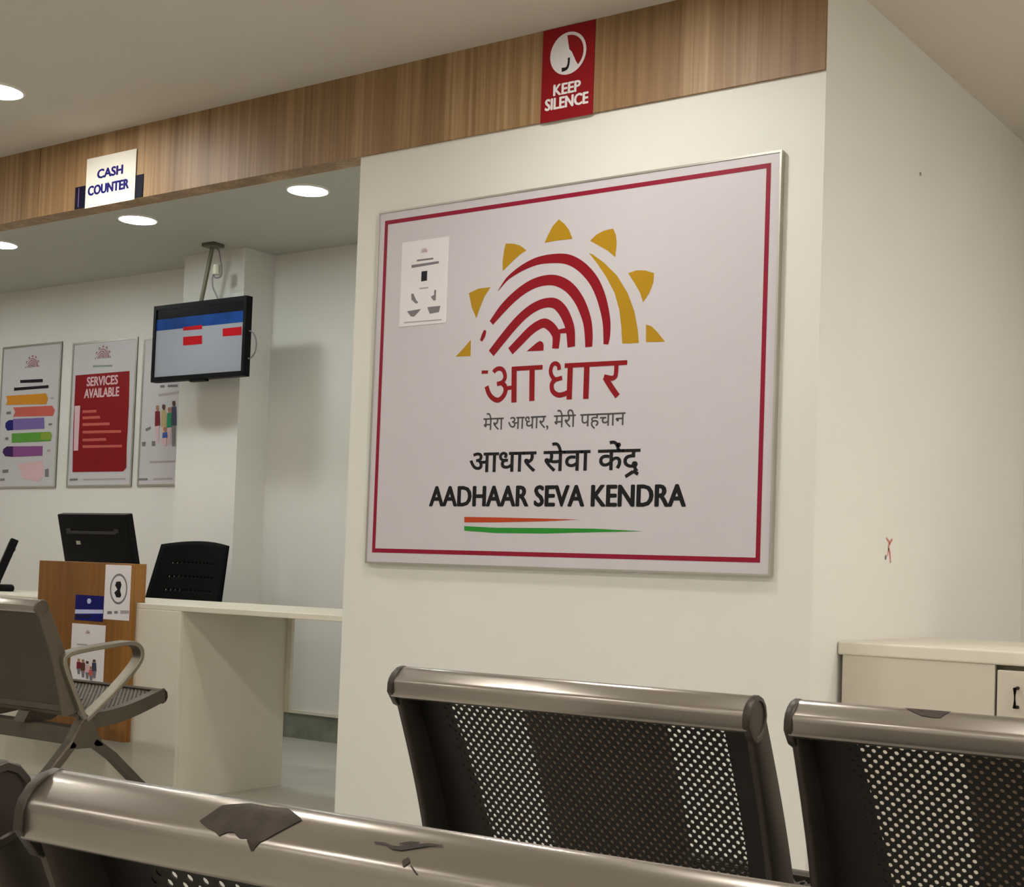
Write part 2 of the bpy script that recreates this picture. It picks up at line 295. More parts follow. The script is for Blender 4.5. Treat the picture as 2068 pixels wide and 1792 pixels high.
SHEETS = {
"P1": [("black",[(-0.104,0.233),(0.127,0.229),(0.128,0.208),(-0.102,0.214)]),("black",[(-0.164,0.187),(0.188,0.187),(0.189,0.169),(-0.163,0.168)]),("orange",[(-0.244,0.138),(0.165,0.137),(0.19,0.103),(0.175,0.069),(-0.239,0.08),(-0.227,0.109)]),("salmon",[(-0.163,0.061),(0.233,0.057),(0.263,0.028),(0.247,-0.007),(-0.158,0.002),(-0.138,0.032)]),("violet",[(-0.157,-0.012),(0.159,-0.015),(0.169,-0.084),(-0.151,-0.083)]),("navy",[(-0.234,-0.035),(-0.203,-0.019),(-0.157,-0.018),(-0.151,-0.083),(-0.211,-0.085),(-0.235,-0.061)]),("green",[(-0.163,-0.105),(0.219,-0.105),(0.247,-0.125),(0.237,-0.163),(-0.158,-0.164)]),("lime",[(0.131,-0.108),(0.233,-0.107),(0.246,-0.136),(0.237,-0.155),(0.135,-0.152)]),("plum",[(-0.143,-0.187),(0.16,-0.192),(0.161,-0.252),(-0.137,-0.254)]),("indigo",[(-0.243,-0.202),(-0.207,-0.186),(-0.143,-0.187),(-0.137,-0.254),(-0.221,-0.248),(-0.249,-0.225)]),("blush",[(-0.087,-0.301),(0.163,-0.283),(0.188,-0.371),(0.138,-0.415),(-0.025,-0.391)]),("grey",[(-0.241,-0.335),(-0.181,-0.333),(-0.18,-0.353),(-0.24,-0.355)]),("grey",[(0.194,-0.338),(0.229,-0.333),(0.233,-0.383),(0.198,-0.385)]),("grey",[(-0.26,-0.391),(-0.214,-0.389),(-0.212,-0.403),(-0.259,-0.406)]),("grey",[(-0.231,0.036),(-0.184,0.037),(-0.183,0.02),(-0.229,0.019)]),("grey",[(0.207,-0.052),(0.242,-0.052),(0.243,-0.064),(0.208,-0.065)]),("grey",[(-0.231,-0.129),(-0.198,-0.128),(-0.197,-0.144),(-0.229,-0.144)]),("mauve",[(0.206,-0.215),(0.237,-0.214),(0.238,-0.226),(0.207,-0.227)]),("mauve",[(0.211,0.11),(0.246,0.11),(0.247,0.099),(0.212,0.099)])],
"E1": [(0.013,0.34),(-0.097,0.267)],
"P2": [("crimson",[(-0.262,0.242),(0.24,0.242),(0.248,0.026),(0.245,-0.21),(0.252,-0.33),(0.223,-0.352),(-0.247,-0.35),(-0.26,-0.063)]),("blush",[(-0.256,0.054),(-0.203,0.054),(-0.202,-0.219),(-0.244,-0.22)]),("salmon",[(-0.178,0.024),(-0.048,0.023),(-0.047,0.007),(-0.177,0.008)]),("salmon",[(-0.175,-0.014),(-0.012,-0.015),(-0.011,-0.031),(-0.174,-0.03)]),("salmon",[(-0.172,-0.054),(0.081,-0.058),(0.082,-0.074),(-0.171,-0.071)]),("salmon",[(-0.168,-0.1),(0.189,-0.107),(0.19,-0.122),(-0.167,-0.117)]),("salmon",[(-0.165,-0.149),(0.055,-0.15),(0.056,-0.166),(-0.163,-0.165)]),("salmon",[(-0.162,-0.189),(0.204,-0.194),(0.205,-0.209),(-0.16,-0.205)]),("grey",[(-0.269,-0.39),(-0.193,-0.389),(-0.192,-0.402),(-0.268,-0.403)]),("mauve",[(-0.142,-0.392),(0.25,-0.391),(0.25,-0.399),(-0.141,-0.4)]),("sage",[(-0.102,0.295),(0.08,0.288),(0.081,0.278),(-0.101,0.284)])],
"T2": [(-0.151,0.227),(0.137,0.226),(0.141,0.17),(-0.147,0.17),(-0.171,0.155),(0.154,0.153),(0.158,0.097),(-0.167,0.097)],
"E2": [(-0.012,0.365),(-0.102,0.303)],
"P3": [("grey",[(-0.091,0.151),(-0.053,0.151),(-0.052,0.136),(-0.09,0.136)]),("grey",[(-0.026,0.15),(0.06,0.149),(0.061,0.134),(-0.025,0.136)]),("mauve",[(-0.103,0.1),(0.078,0.11),(0.079,0.097),(-0.102,0.087)]),("grey",[(-0.227,-0.175),(-0.196,-0.175),(-0.198,-0.2),(-0.225,-0.2)]),("grey",[(-0.142,-0.172),(-0.111,-0.172),(-0.109,-0.201),(-0.14,-0.2)]),("mauve",[(-0.153,-0.287),(0.064,-0.288),(0.064,-0.297),(-0.152,-0.297)]),("grey",[(-0.239,-0.387),(-0.162,-0.387),(-0.161,-0.399),(-0.239,-0.399)]),("mauve",[(-0.112,-0.387),(0.052,-0.387),(0.052,-0.396),(-0.111,-0.397)]),("grey",[(-0.201,-0.098),(-0.156,-0.086),(-0.155,-0.099),(-0.196,-0.114)]),("tan",[(-0.117,0.034),(-0.095,0.034),(-0.091,0.017),(-0.096,0.003),(-0.112,0.003),(-0.119,0.018)]),("maroon",[(-0.124,0.001),(-0.084,0.001),(-0.074,-0.084),(-0.121,-0.086)]),("blush",[(-0.115,-0.088),(-0.083,-0.083),(-0.08,-0.184),(-0.088,-0.183),(-0.095,-0.123),(-0.096,-0.185),(-0.105,-0.185)]),("brown",[(-0.064,0.037),(-0.042,0.037),(-0.038,0.02),(-0.043,0.006),(-0.058,0.007),(-0.066,0.021)]),("sand",[(-0.07,0.004),(-0.031,0.005),(-0.02,-0.089),(-0.067,-0.092)]),("blush",[(-0.061,-0.095),(-0.029,-0.089),(-0.026,-0.198),(-0.034,-0.198),(-0.041,-0.132),(-0.041,-0.199),(-0.05,-0.199)]),("tan",[(-0.013,0.019),(0.008,0.019),(0.012,0.003),(0.007,-0.011),(-0.008,-0.011),(-0.015,0.004)]),("jade",[(-0.02,-0.013),(0.019,-0.013),(0.03,-0.096),(-0.017,-0.098)]),("blush",[(-0.011,-0.101),(0.021,-0.096),(0.023,-0.194),(0.015,-0.194),(0.008,-0.135),(0.008,-0.195),(-0.001,-0.195)]),("brown",[(0.023,0.054),(0.044,0.054),(0.048,0.037),(0.043,0.023),(0.028,0.024),(0.021,0.038)]),("slate",[(0.016,0.021),(0.055,0.022),(0.066,-0.086),(0.02,-0.089)]),("grey",[(0.026,-0.092),(0.057,-0.085),(0.061,-0.207),(0.054,-0.207),(0.046,-0.134),(0.046,-0.209),(0.037,-0.208)]),("tan",[(-0.043,-0.092),(-0.022,-0.092),(-0.018,-0.108),(-0.023,-0.123),(-0.038,-0.122),(-0.045,-0.108)]),("blue",[(-0.05,-0.125),(-0.011,-0.124),(-0.004,-0.156),(-0.051,-0.157)]),("blush",[(-0.045,-0.158),(-0.013,-0.156),(-0.014,-0.203),(-0.022,-0.203),(-0.027,-0.174),(-0.03,-0.204),(-0.039,-0.204)])],
"N": [("grey",[(-0.034,0.079),(0.037,0.079),(0.037,0.073),(-0.034,0.073)]),("grey",[(-0.057,0.063),(0.061,0.065),(0.061,0.057),(-0.056,0.053)]),("black",[(-0.012,0.037),(0.013,0.037),(0.013,0.004),(-0.012,0.003)]),("mauve",[(-0.018,-0.018),(0.02,-0.018),(0.02,-0.023),(-0.018,-0.023)]),("grey",[(-0.053,-0.035),(-0.044,-0.035),(-0.03,-0.059),(-0.02,-0.068),(-0.032,-0.07),(-0.051,-0.055)]),("grey",[(0.046,-0.031),(0.054,-0.031),(0.054,-0.066),(0.044,-0.066),(0.032,-0.052),(0.046,-0.047)]),("grey",[(-0.069,-0.093),(-0.008,-0.09),(-0.022,-0.103),(-0.037,-0.114),(-0.051,-0.112)]),("grey",[(0.019,-0.086),(0.075,-0.086),(0.069,-0.107),(0.03,-0.109)]),("mauve",[(-0.08,-0.129),(0.083,-0.131),(0.083,-0.135),(-0.08,-0.133)])],
"EN": [(-0.004,0.107),(-0.026,0.089)],
"NA": [("black",[(-0.008,0.042),(0.017,0.044),(0.024,0.031),(0.017,0.009),(0.026,-0.011),(0.019,-0.019),(-0.004,-0.019),(-0.017,-0.001),(0.001,0.012),(-0.014,0.027)]),("grey",[(-0.054,-0.075),(-0.026,-0.074),(-0.025,-0.085),(-0.053,-0.087)]),("grey",[(-0.012,-0.073),(0.009,-0.072),(0.01,-0.082),(-0.011,-0.083)]),("mauve",[(0.025,-0.069),(0.076,-0.067),(0.077,-0.079),(0.026,-0.082)])],
"RA": [(0.008,0.014),(-0.044,0.012),(0.003,0.076)],
"NB": [("ice",[(-0.086,-0.009),(0.087,-0.003),(0.087,-0.018),(-0.086,-0.026)]),("black",[(-0.079,-0.032),(-0.047,-0.031),(-0.047,-0.039),(-0.078,-0.041)]),("black",[(-0.04,-0.03),(-0.016,-0.029),(-0.015,-0.038),(-0.039,-0.039)]),("black",[(-0.009,-0.029),(0.018,-0.028),(0.018,-0.036),(-0.008,-0.038)]),("ice",[(-0.01,0.037),(0.006,0.038),(0.013,0.028),(0.006,0.018),(-0.008,0.017),(-0.014,0.027)])],
"NC": [("mauve",[(-0.068,0.038),(-0.003,0.04),(-0.002,0.034),(-0.068,0.032)]),("tan",[(-0.059,-0.022),(-0.044,-0.021),(-0.042,-0.031),(-0.059,-0.033)]),("maroon",[(-0.063,-0.034),(-0.038,-0.033),(-0.034,-0.06),(-0.063,-0.062)]),("grey",[(-0.06,-0.061),(-0.037,-0.06),(-0.04,-0.082),(-0.054,-0.083)]),("tan",[(-0.032,-0.023),(-0.017,-0.022),(-0.015,-0.033),(-0.032,-0.034)]),("brown",[(-0.036,-0.036),(-0.011,-0.034),(-0.007,-0.066),(-0.036,-0.068)]),("grey",[(-0.033,-0.068),(-0.01,-0.067),(-0.012,-0.093),(-0.026,-0.094)]),("brown",[(-0.005,-0.027),(0.01,-0.027),(0.012,-0.037),(-0.005,-0.038)]),("blush",[(-0.009,-0.04),(0.016,-0.038),(0.02,-0.071),(-0.009,-0.073)]),("grey",[(-0.006,-0.072),(0.017,-0.071),(0.014,-0.097),(0.001,-0.098)]),("tan",[(0.02,-0.047),(0.036,-0.046),(0.037,-0.057),(0.02,-0.058)]),("salmon",[(0.016,-0.06),(0.041,-0.058),(0.045,-0.081),(0.016,-0.083)]),("grey",[(0.019,-0.083),(0.042,-0.081),(0.039,-0.101),(0.025,-0.102)]),("brown",[(0.037,-0.019),(0.053,-0.018),(0.054,-0.028),(0.037,-0.029)]),("slate",[(0.033,-0.031),(0.058,-0.03),(0.063,-0.063),(0.034,-0.065)]),("grey",[(0.037,-0.065),(0.06,-0.064),(0.057,-0.091),(0.044,-0.092)])],
"EC": [(-0.004,0.087),(-0.024,0.07)],
"TV": [("dark",[(-0.34,0.186),(0.318,0.178),(0.321,0.134),(-0.337,0.143)]),("blue",[(-0.337,0.143),(0.321,0.134),(0.324,0.079),(-0.333,0.085)]),("red",[(-0.122,0.078),(0.025,0.079),(0.026,0.057),(-0.121,0.059)]),("red",[(-0.119,0.025),(0.028,0.023),(0.031,-0.022),(-0.116,-0.021)]),("red",[(0.182,0.048),(0.322,0.049),(0.325,0.005),(0.185,0.007)])],
"TVs": [(-0.34,0.186),(0.318,0.178),(0.341,-0.194),(-0.323,-0.182)]}

# ------------------------------------------------------------------ downlights
def lamp_mat(name, col, s):
    m = bpy.data.materials.new(name); m.use_nodes = True; nt = m.node_tree
    for n in list(nt.nodes): nt.nodes.remove(n)
    o = nt.nodes.new('ShaderNodeOutputMaterial'); e = nt.nodes.new('ShaderNodeEmission')
    e.inputs[0].default_value = col; e.inputs[1].default_value = s; nt.links.new(e.outputs[0], o.inputs[0]); return m
M_LAMP_H = lamp_mat('hall_lamp_glow', (1.0, 0.967, 0.91, 1), HALL_LIGHT)
M_LAMP_D = lamp_mat('desk_lamp_glow', (0.93, 1.0, 0.975, 1), DESK_LIGHT)
M_RIM = mat('lamp_rim', '#E8E6E0', 0.4, var=0.01)
def downlight(x, y, z, glow, label, group):
    t = tag(empty('ceiling_light', (x, y, z)), label, 'light', group)
    a = MB(); n = 48
    rr = [(0.100, 0), (0.098, -0.006), (0.090, -0.008), (0.088, -0.002), (0.088, 0.0)]
    a.loft([[(r*math.cos(2*math.pi*k/n), r*math.sin(2*math.pi*k/n), h) for k in range(n)] for r, h in rr], caps=False)
    a.build('rim', M_RIM, t, smooth=True)
    d = MB(); d.disc((0, 0), 0.088, -0.0045, -0.0015, n); d.build('diffuser', glow, t)
    return t
HG = 'round downlights in the hall ceiling'; DG = 'round downlights over the counter'
downlight(-4.680, 3.130, ZC, M_LAMP_H, 'round white downlight in the hall ceiling in front of the timber header', HG)
OUT = 'unseen round white downlight in the hall ceiling, placed to light the hall'
for x, y in ((-6.9, 3.13), (-2.2, 2.94), (0.0, 3.3), (1.3, 3.3), (2.6, 3.3), (0.3, 4.5), (1.5, 4.5), (2.7, 4.5)) + tuple((x, y) for y in (1.4,) for x in (-6.9, -4.68, -2.45, -0.6, 0.7, 2.0, 3.3)) + ((-6.9, -1.0), (-4.68, -1.0), (-2.45, -1.0), (-6.5, -3.3), (-0.6, -1.0), (0.9, -1.0), (2.4, -1.0), (-4.0, -3.3), (-2.0, -3.3), (0.0, -3.3), (2.0, -3.3)):
    downlight(x, y, ZC, M_LAMP_H, OUT, HG)  # unseen; some continue the ceiling layout, many added to brighten walls and rails
downlight(-4.487, 4.59, ZI, M_LAMP_D, 'round white downlight over the counter nearest the sign wall', DG)
downlight(-5.635, 4.585, ZI, M_LAMP_D, 'round white downlight over the counter under the cash sign', DG)
downlight(-6.78, 4.595, ZI, M_LAMP_D, 'round white downlight over the counter cut by the left picture edge', DG)
downlight(-3.75, 4.6, ZI, lamp_mat('added_desk_lamp_glow', (0.93, 1.0, 0.98, 1), DESK_LIGHT*.5), 'added dim downlight over the counter, hidden behind the sign wall', DG)  # added half-strength lamp, brightens the wall behind and under the counter
downlight(-7.93, 4.6, ZI, M_LAMP_D, 'added dim downlight over the counter, hidden behind the sign wall', DG)

# ------------------------------------------------------------------ big sign board
BX, BY, BZ = -2.4966, YP, 1.5213
BW, BH = 1.504, 1.207
t = tag(empty('sign_board', (BX, BY, BZ)), 'large white sign board with red border and sun emblem on the front wall', 'sign')
a = MB(); a.box(-BW/2+.004, BW/2-.004, -0.018, 0, -BH/2+.004, BH/2-.004); a.build('panel', M_BOARD, t)
a = MB()
for q in ((-BW/2, BW/2, -0.021, 0, BH/2-.006, BH/2), (-BW/2, BW/2, -0.021, 0, -BH/2, -BH/2+.006),
          (-BW/2, -BW/2+.006, -0.021, 0, -BH/2+.006, BH/2-.006), (BW/2-.006, BW/2, -0.021, 0, -BH/2+.006, BH/2-.006)): a.box(*q)
a.build('edge_frame', M_ALU, t)
D0 = 0.0186
a = MB(); u0, u1, v0, v1, lw = -.7235, .7185, -.566, .571, .014
for q in ((u0, u1, v1-lw, v1), (u0, u1, v0, v0+lw), (u0, u0+lw, v0+lw, v1-lw), (u1-lw, u1, v0+lw, v1-lw)):
    flat_poly(a, [(q[0], q[2]), (q[1], q[2]), (q[1], q[3]), (q[0], q[3])], D0)
fix_up(a.build('border_line', INK['border'], t))
def emblem(parent, s=1.0, cu=0.0, cv=0.0, d=D0, m1=None, m2=None):
    """red ridges under gold rays; s scales the big one (about its middle) for the small prints"""
    ou, ov = (0.0, 0.0) if s == 1.0 else (-0.0, 0.25)
    tr = lambda l: [((p[0]-ou)*s+cu, (p[1]-ov)*s+cv)+tuple(q*s for q in p[2:]) for p in l]
    a = MB()
    for i, l in enumerate(ART['ridges']): ribbon(a, tr(l), d+i*.00005, 6 if s == 1.0 else 2)
    for l in ART['core']: flat_poly(a, tr(l), d)
    b = MB()
    for l in ART['petals']+ART['stem']: flat_poly(b, tr(l), d)
    return a, b
a, b = emblem(t)
e = fix_up(a.build('emblem', INK['red_ink'], t))
for l in ART['petals']: r_ = MB(); flat_poly(r_, l, D0); fix_up(r_.build('ray', INK['gold'], e))
for l in ART['stem']: r_ = MB(); flat_poly(r_, l, D0); fix_up(r_.build('gold_ridge', INK['gold'], e))
a = MB()
for i, l in enumerate(ART['hindi']): ribbon(a, l, D0+i*.00005, 6)
fix_up(a.build('heading_lettering', INK['crimson'], t))
lettering('tagline_lettering', 'मेरा आधार, मेरी पहचान', INK['tagline'], t, (-.271, .263, -.172, -.108), D0, 0.006)
lettering('hindi_lettering', 'आधार सेवा केंद', INK['ink'], t, (-.321, .319, -.305, -.209), D0, 0.014)
a = MB()
for i, l in enumerate(ART['rakar']): ribbon(a, l, D0+.0001+i*.00005)
fix_up(a.build('letter_stroke', INK['ink'], t))
lettering('english_lettering', 'AADHAAR SEVA KENDRA', INK['ink'], t, (-.483, .478, -.408, -.344), D0, 0.055)
a = MB(); flat_poly(a, ART['orange'][0], D0); fix_up(a.build('orange_stripe', INK['saffron'], t))
a = MB(); flat_poly(a, ART['green'][0], D0); fix_up(a.build('green_stripe', INK['flag_green'], t))

# ------------------------------------------------------------------ paper sheets and posters
def sheet(name, rect, y, label, cat, m=None, thick=0.002, group=None, frame=False):
    cx, cz = (rect[0]+rect[1])/2, (rect[2]+rect[3])/2; w2, h2 = (rect[1]-rect[0])/2, (rect[3]-rect[2])/2
    t = tag(empty(name, (cx, y, cz)), label, cat, group)
    a = MB(); a.box(-w2, w2, -thick, 0, -h2, h2); a.build('sheet', m or M_PAPER, t)
    if frame:
        f = MB(); e = .012
        for q in ((-w2, w2, h2-e, h2), (-w2, w2, -h2, -h2+e), (-w2, -w2+e, -h2+e, h2-e), (w2-e, w2, -h2+e, h2-e)):
            f.box(q[0], q[1], -thick-.003, 0, q[2], q[3])
        f.build('clip_frame', M_ALU, t)
    return t
def prints(t, name, items, d, keys=None):
    """the printed patches of one kind as one part"""
    sel = [(c, p) for c, p in items if keys is None or c in keys]
    if name == 'caption' and len(sel) > 1:
        for i, q in enumerate(sel): prints(t, name, [q], d+i*.00006)
        return
    cols = []
    a = MB()
    for i, (c, p) in enumerate(sel):
        if c not in cols: cols.append(c)
        a.cur = cols.index(c); flat_poly(a, p, d+i*0.00006)
    return fix_up(a.build(name, [INK[c] for c in cols], t))
def mini_emblem(t, c, width, d):
    a, b = emblem(t, width/0.78, c[0], c[1], d)
    o = len(a.v); a.v += b.v; a.f += [[i+o for i in q] for q in b.f]; a.mi += [1]*len(b.f)
    fix_up(a.build('emblem', [INK['rose'], INK['rose']], t))

PY = YB-0.001; PD = 0.0055
t = sheet('poster', (-8.014, -7.409, 1.327, 2.233), PY, 'white poster with stacked orange, red, violet, green and purple bars', 'poster', M_POSTER, thick=.004, frame=True)
mini_emblem(t, SHEETS['E1'][0], .15, PD); prints(t, 'heading', SHEETS['P1'], PD, ('black',))
for i in range(2, 10): prints(t, 'colour_bar', [SHEETS['P1'][i]], PD+i*.00005)
prints(t, 'picture_patch', SHEETS['P1'], PD, ('blush',)); prints(t, 'caption', SHEETS['P1'], PD+.0004, ('grey', 'mauve'))
t = sheet('poster', (-7.302, -6.700, 1.330, 2.214), PY, 'white poster with large dark red panel and white heading', 'poster', M_POSTER, thick=.004, frame=True)
mini_emblem(t, SHEETS['E2'][0], .15, PD); prints(t, 'red_panel', SHEETS['P2'], PD, ('crimson',))
lettering('heading', 'SERVICES', INK['blush'], t, (-.151, .139, .170, .224), PD+.0004, .05)
lettering('heading', 'AVAILABLE', INK['blush'], t, (-.171, .156, .098, .152), PD+.0004, .05)
prints(t, 'side_tab', SHEETS['P2'], PD+.0005, ('blush',)); prints(t, 'text_lines', SHEETS['P2'], PD+.0003, ('salmon',))
prints(t, 'caption', SHEETS['P2'], PD+.0002, ('grey', 'mauve', 'sage'))
t = sheet('poster', (-6.647, -6.140, 1.331, 2.199), PY, 'white poster showing a group of people, partly behind the column under the screen', 'poster', M_POSTER, thick=.004, frame=True)
prints(t, 'people_picture', SHEETS['P3'][9:], PD+.0002); prints(t, 'caption', SHEETS['P3'][:9], PD)

t = sheet('notice_sheet', (-3.138, -2.935, 1.72, 2.008), YP-.0187, 'small white notice with black phone and hand icons at upper x', 'notice', thick=.001)
mini_emblem(t, SHEETS['EN'][0], .032, .0014); prints(t, 'heading', SHEETS['N'][:2], .0014); prints(t, 'phone_icon', SHEETS['N'][2:3], .0014)
prints(t, 'hand_icon', SHEETS['N'][4:5], .0014); prints(t, 'hand_icon', SHEETS['N'][5:6], .0014); prints(t, 'caption', [SHEETS['N'][3]]+SHEETS['N'][6:], .0014)

# red hush sign on the header
t = tag(empty('silence_sign', (-2.490, YP-.0105, 2.4825)), 'red KEEP SILENCE sign with white round icon on the timber header', 'sign')
a = MB(); a.box(-.098, .098, -.003, 0, -.149, .149); a.build('panel', INK['crimson'], t)
a = MB(); n = 40; ring = []
for k in range(n):
    c, s = math.cos(2*math.pi*k/n), math.sin(2*math.pi*k/n)
    p = [(.068*c, .06+.068*s), (.068*math.cos(2*math.pi*(k+1)/n), .06+.068*math.sin(2*math.pi*(k+1)/n)),
         (.058*math.cos(2*math.pi*(k+1)/n), .06+.058*math.sin(2*math.pi*(k+1)/n)), (.058*c, .06+.058*s)]
    flat_poly(a, p, .0036)
arc = [(.059*math.cos(math.radians(g)), .06+.059*math.sin(math.radians(g))) for g in range(96, 318, 6)]
face = [(.012, .02), (.016, .045), (.008, .058), (.002, .064), (-.004, .085), (-.006, .11)]
flat_poly(a, arc+[(.03, .03), (.014, .062), (.004, .072), (.0, .09), (-.004, .112)], .0035)
fix_up(a.build('round_icon', M_PAPER, t))
a = MB(); ribbon(a, [(.004, .045, .008), (.003, .025, .008), (-.004, .012, .010), (-.022, .010, .014)], .0042); fix_up(a.build('icon_mark', INK['black'], t))
lettering('lettering', 'KEEP', M_PAPER, t, (-.052, .052, -.068, -.034), .0036, .06)
lettering('lettering', 'SILENCE', M_PAPER, t, (-.082, .082, -.112, -.076), .0036, .06)

# cash counter papers on the header
t = tag(empty('blue_sign', (-4.714, YP-.0105, 2.385)), 'dark blue strip sign half hidden behind the white cash counter paper', 'sign')
a = MB(); a.box(-.212, .212, -.003, 0, -.045, .046); a.build('panel', INK['deepnavy'], t)
a = MB(); a.box(-.19, -.186, -.0034, -.003, -.04, .04); a.build('edge_line', INK['violet'], t)
t = sheet('cash_counter_sign', (-4.856, -4.547, 2.334, 2.539), YP-.0142, 'white paper sign reading CASH COUNTER taped on the timber header', 'sign', M_PAPER_W, .001)
lettering('lettering', 'CASH', INK['royal'], t, (-.085, .078, .012, .048), .0014, .085)
lettering('lettering', 'COUNTER', INK['royal'], t, (-.14, .118, -.052, -.014), .0014, .085)

# faint red scrawl and a small fixing on the right hand wall (facing +X)
t = tag(empty('wall_mark', (XR, 4.258, 1.016), math.pi/2), 'small red scrawl on the white wall above the cabinet', 'mark')
a = MB()
for l in ([(-.030, .034, .006), (-.012, .026, .008), (.0, .018, .009)], [(.022, .032, .008), (.006, .022, .010), (-.008, .006, .010), (.004, -.012, .011), (.012, -.042, .007)],
          [(-.004, .004, .007), (-.018, -.022, .006)]): ribbon(a, l, .0006)
fix_up(a.build('red_stroke', INK['redmark'], t))
a = MB(); flat_poly(a, [(-.030+.008*math.cos(k), -.026+.008*math.sin(k)) for k in [i*math.pi/4 for i in range(8)]], .0007); fix_up(a.build('dark_dot', INK['grey'], t))
t = tag(empty('wall_anchor', (XR, 4.447, 2.232), math.pi/2), 'tiny grey screw fixing high on the white wall right of the sign', 'screw')
a = MB(); a.loft([[(.006*math.cos(k*math.pi/6), y, .006*math.sin(k*math.pi/6)) for k in range(12)] for y in (0, -.003)]); a.build('screw_head', M_ALU, t)

# ------------------------------------------------------------------ hanging screen
TX0, TX1, TZ0, TZ1, TY = -6.102, -5.389, 1.863, 2.277, 5.11
t = tag(empty('display_screen', ((TX0+TX1)/2, TY, (TZ0+TZ1)/2)), 'black framed screen with blue band and red boxes hung from the ceiling', 'screen')
w2, h2 = (TX1-TX0)/2, (TZ1-TZ0)/2
a = MB(); a.box(-w2, w2, 0.001, .035, -h2, h2); a.box(-w2*.6, w2*.6, .035, .06, -h2*.7, h2*.6)
a.box(-w2, w2, -.008, .001, h2-.022, h2); a.box(-w2, w2, -.008, .001, -h2, -h2+.026)
a.box(-w2, -w2+.020, -.008, .001, -h2+.026, h2-.022); a.box(w2-.020, w2, -.008, .001, -h2+.026, h2-.022)
a.box(-.05, .07, -.006, .02, -h2-.012, -h2)
a.build('housing', M_RUBBER, t)
M_SCR = mat('screen_glow', '#8E9198', 0.25, var=0.08, scale=2, emit=0.12)
M_SCR_B = mat('screen_blue', '#133C7C', 0.2, var=0.35, scale=6, emit=0.06)
M_SCR_R = mat('screen_red', '#A80F1A', 0.2, var=0.1, scale=6, emit=0.06)
M_SCR_K = mat('screen_dark', '#0A0D16', 0.2, var=0.4, scale=6)
a = MB(); flat_poly(a, [(-w2+.018, -h2+.024), (w2-.018, -h2+.024), (w2-.018, h2-.02), (-w2+.018, h2-.02)], .001); s = fix_up(a.build('screen', M_SCR, t))
a = MB(); flat_poly(a, [(-w2+.020, .130), (w2-.020, .130), (w2-.020, .184), (-w2+.020, .184)], .0016); fix_up(a.build('dark_band', M_SCR_K, s))
a = MB(); flat_poly(a, [(-w2+.020, .072), (w2-.020, .072), (w2-.020, .132), (-w2+.020, .132)], .0018); fix_up(a.build('blue_band', M_SCR_B, s))
for c, p in SHEETS['TV'][2:]:
    a = MB(); flat_poly(a, p, .0022); fix_up(a.build('red_box', M_SCR_R, s))
def rel(p): return (p[0]-(TX0+TX1)/2, p[1]-TY, p[2]-(TZ0+TZ1)/2)
M_POLE = mat('galvanised_pole', '#6E6A58', 0.5, 0.5, var=0.1)
a = MB(); a.tube([rel((-5.70, 5.14, ZI)), rel((-5.775, 5.14, 2.27)), rel((-5.78, 5.14, 2.18))], .011); a.build('hanging_pole', M_POLE, t, smooth=True)
a = MB(); a.box(-.045+rel((-5.70, 0, 0))[0], .045+rel((-5.70, 0, 0))[0], rel((0, 5.10, 0))[1], rel((0, 5.18, 0))[1], rel((0, 0, ZI-.02))[2], rel((0, 0, ZI))[2]); a.build('ceiling_plate', M_POLE, t, bevel=.003)
a = MB(); a.tube([rel((-5.675, 5.15, 2.47)), rel((-5.675, 5.15, 2.42))], .022); a.build('socket', mat('socket_cream', '#CFCBB8', .4), t)
a = MB(); pts = [(-5.69, 5.14, 2.57), (-5.655, 5.14, 2.545), (-5.64, 5.14, 2.50), (-5.625, 5.14, 2.44), (-5.63, 5.14, 2.405), (-5.67, 5.14, 2.40), (-5.69, 5.14, 2.42), (-5.69, 5.14, 2.36), (-5.66, 5.14, 2.31), (-5.635, 5.14, 2.27)]
a.tube([rel(p) for p in smooth_path(pts, 5)], .004, 6); a.build('power_cable', INK['grey'], t, smooth=True)
a = MB(); pts = [(-5.395, 5.13, 2.10), (-5.36, 5.13, 2.085), (-5.335, 5.13, 2.04), (-5.34, 5.13, 1.985), (-5.375, 5.13, 1.955), (-5.40, 5.13, 1.96)]
a.tube([rel(p) for p in smooth_path(pts, 5)], .004, 6); a.build('signal_cable', INK['grey'], t, smooth=True)

# ------------------------------------------------------------------ service counter
YC = 3.700; CT = 0.734
t = tag(empty('service_counter', (-4.28, YC, 0)), 'long white service counter with knee hole left of the sign wall', 'counter')
def W(b, x0, x1, y0, y1, z0, z1, c=(-4.28, YC, 0)): b.box(x0-c[0], x1-c[0], y0-c[1], y1-c[1], z0-c[2], z1-c[2])
a = MB(); W(a, -7.2, XL-.002, YC, 4.30, CT-.022, CT); a.build('countertop', M_WHITE_LAM, t, bevel=.003)
a = MB(); W(a, -4.43, -4.186, YC-.002, YC+.016, .0, CT-.022); W(a, -7.2, -4.43, YC+.0, YC+.016, .0, CT-.022); a.build('front_panel', M_WHITE_LAM, t, bevel=.002)
a = MB(); W(a, -4.204, -4.186, YC+.016, 4.27, 0.0, CT-.022); a.build('side_panel', M_WHITE_LAM, t, bevel=.001)
a = MB(); W(a, -4.40, -4.160, 4.27, 4.286, 0.30, CT-.022); a.build('rear_panel', M_WHITE_LAM, t, bevel=.001)

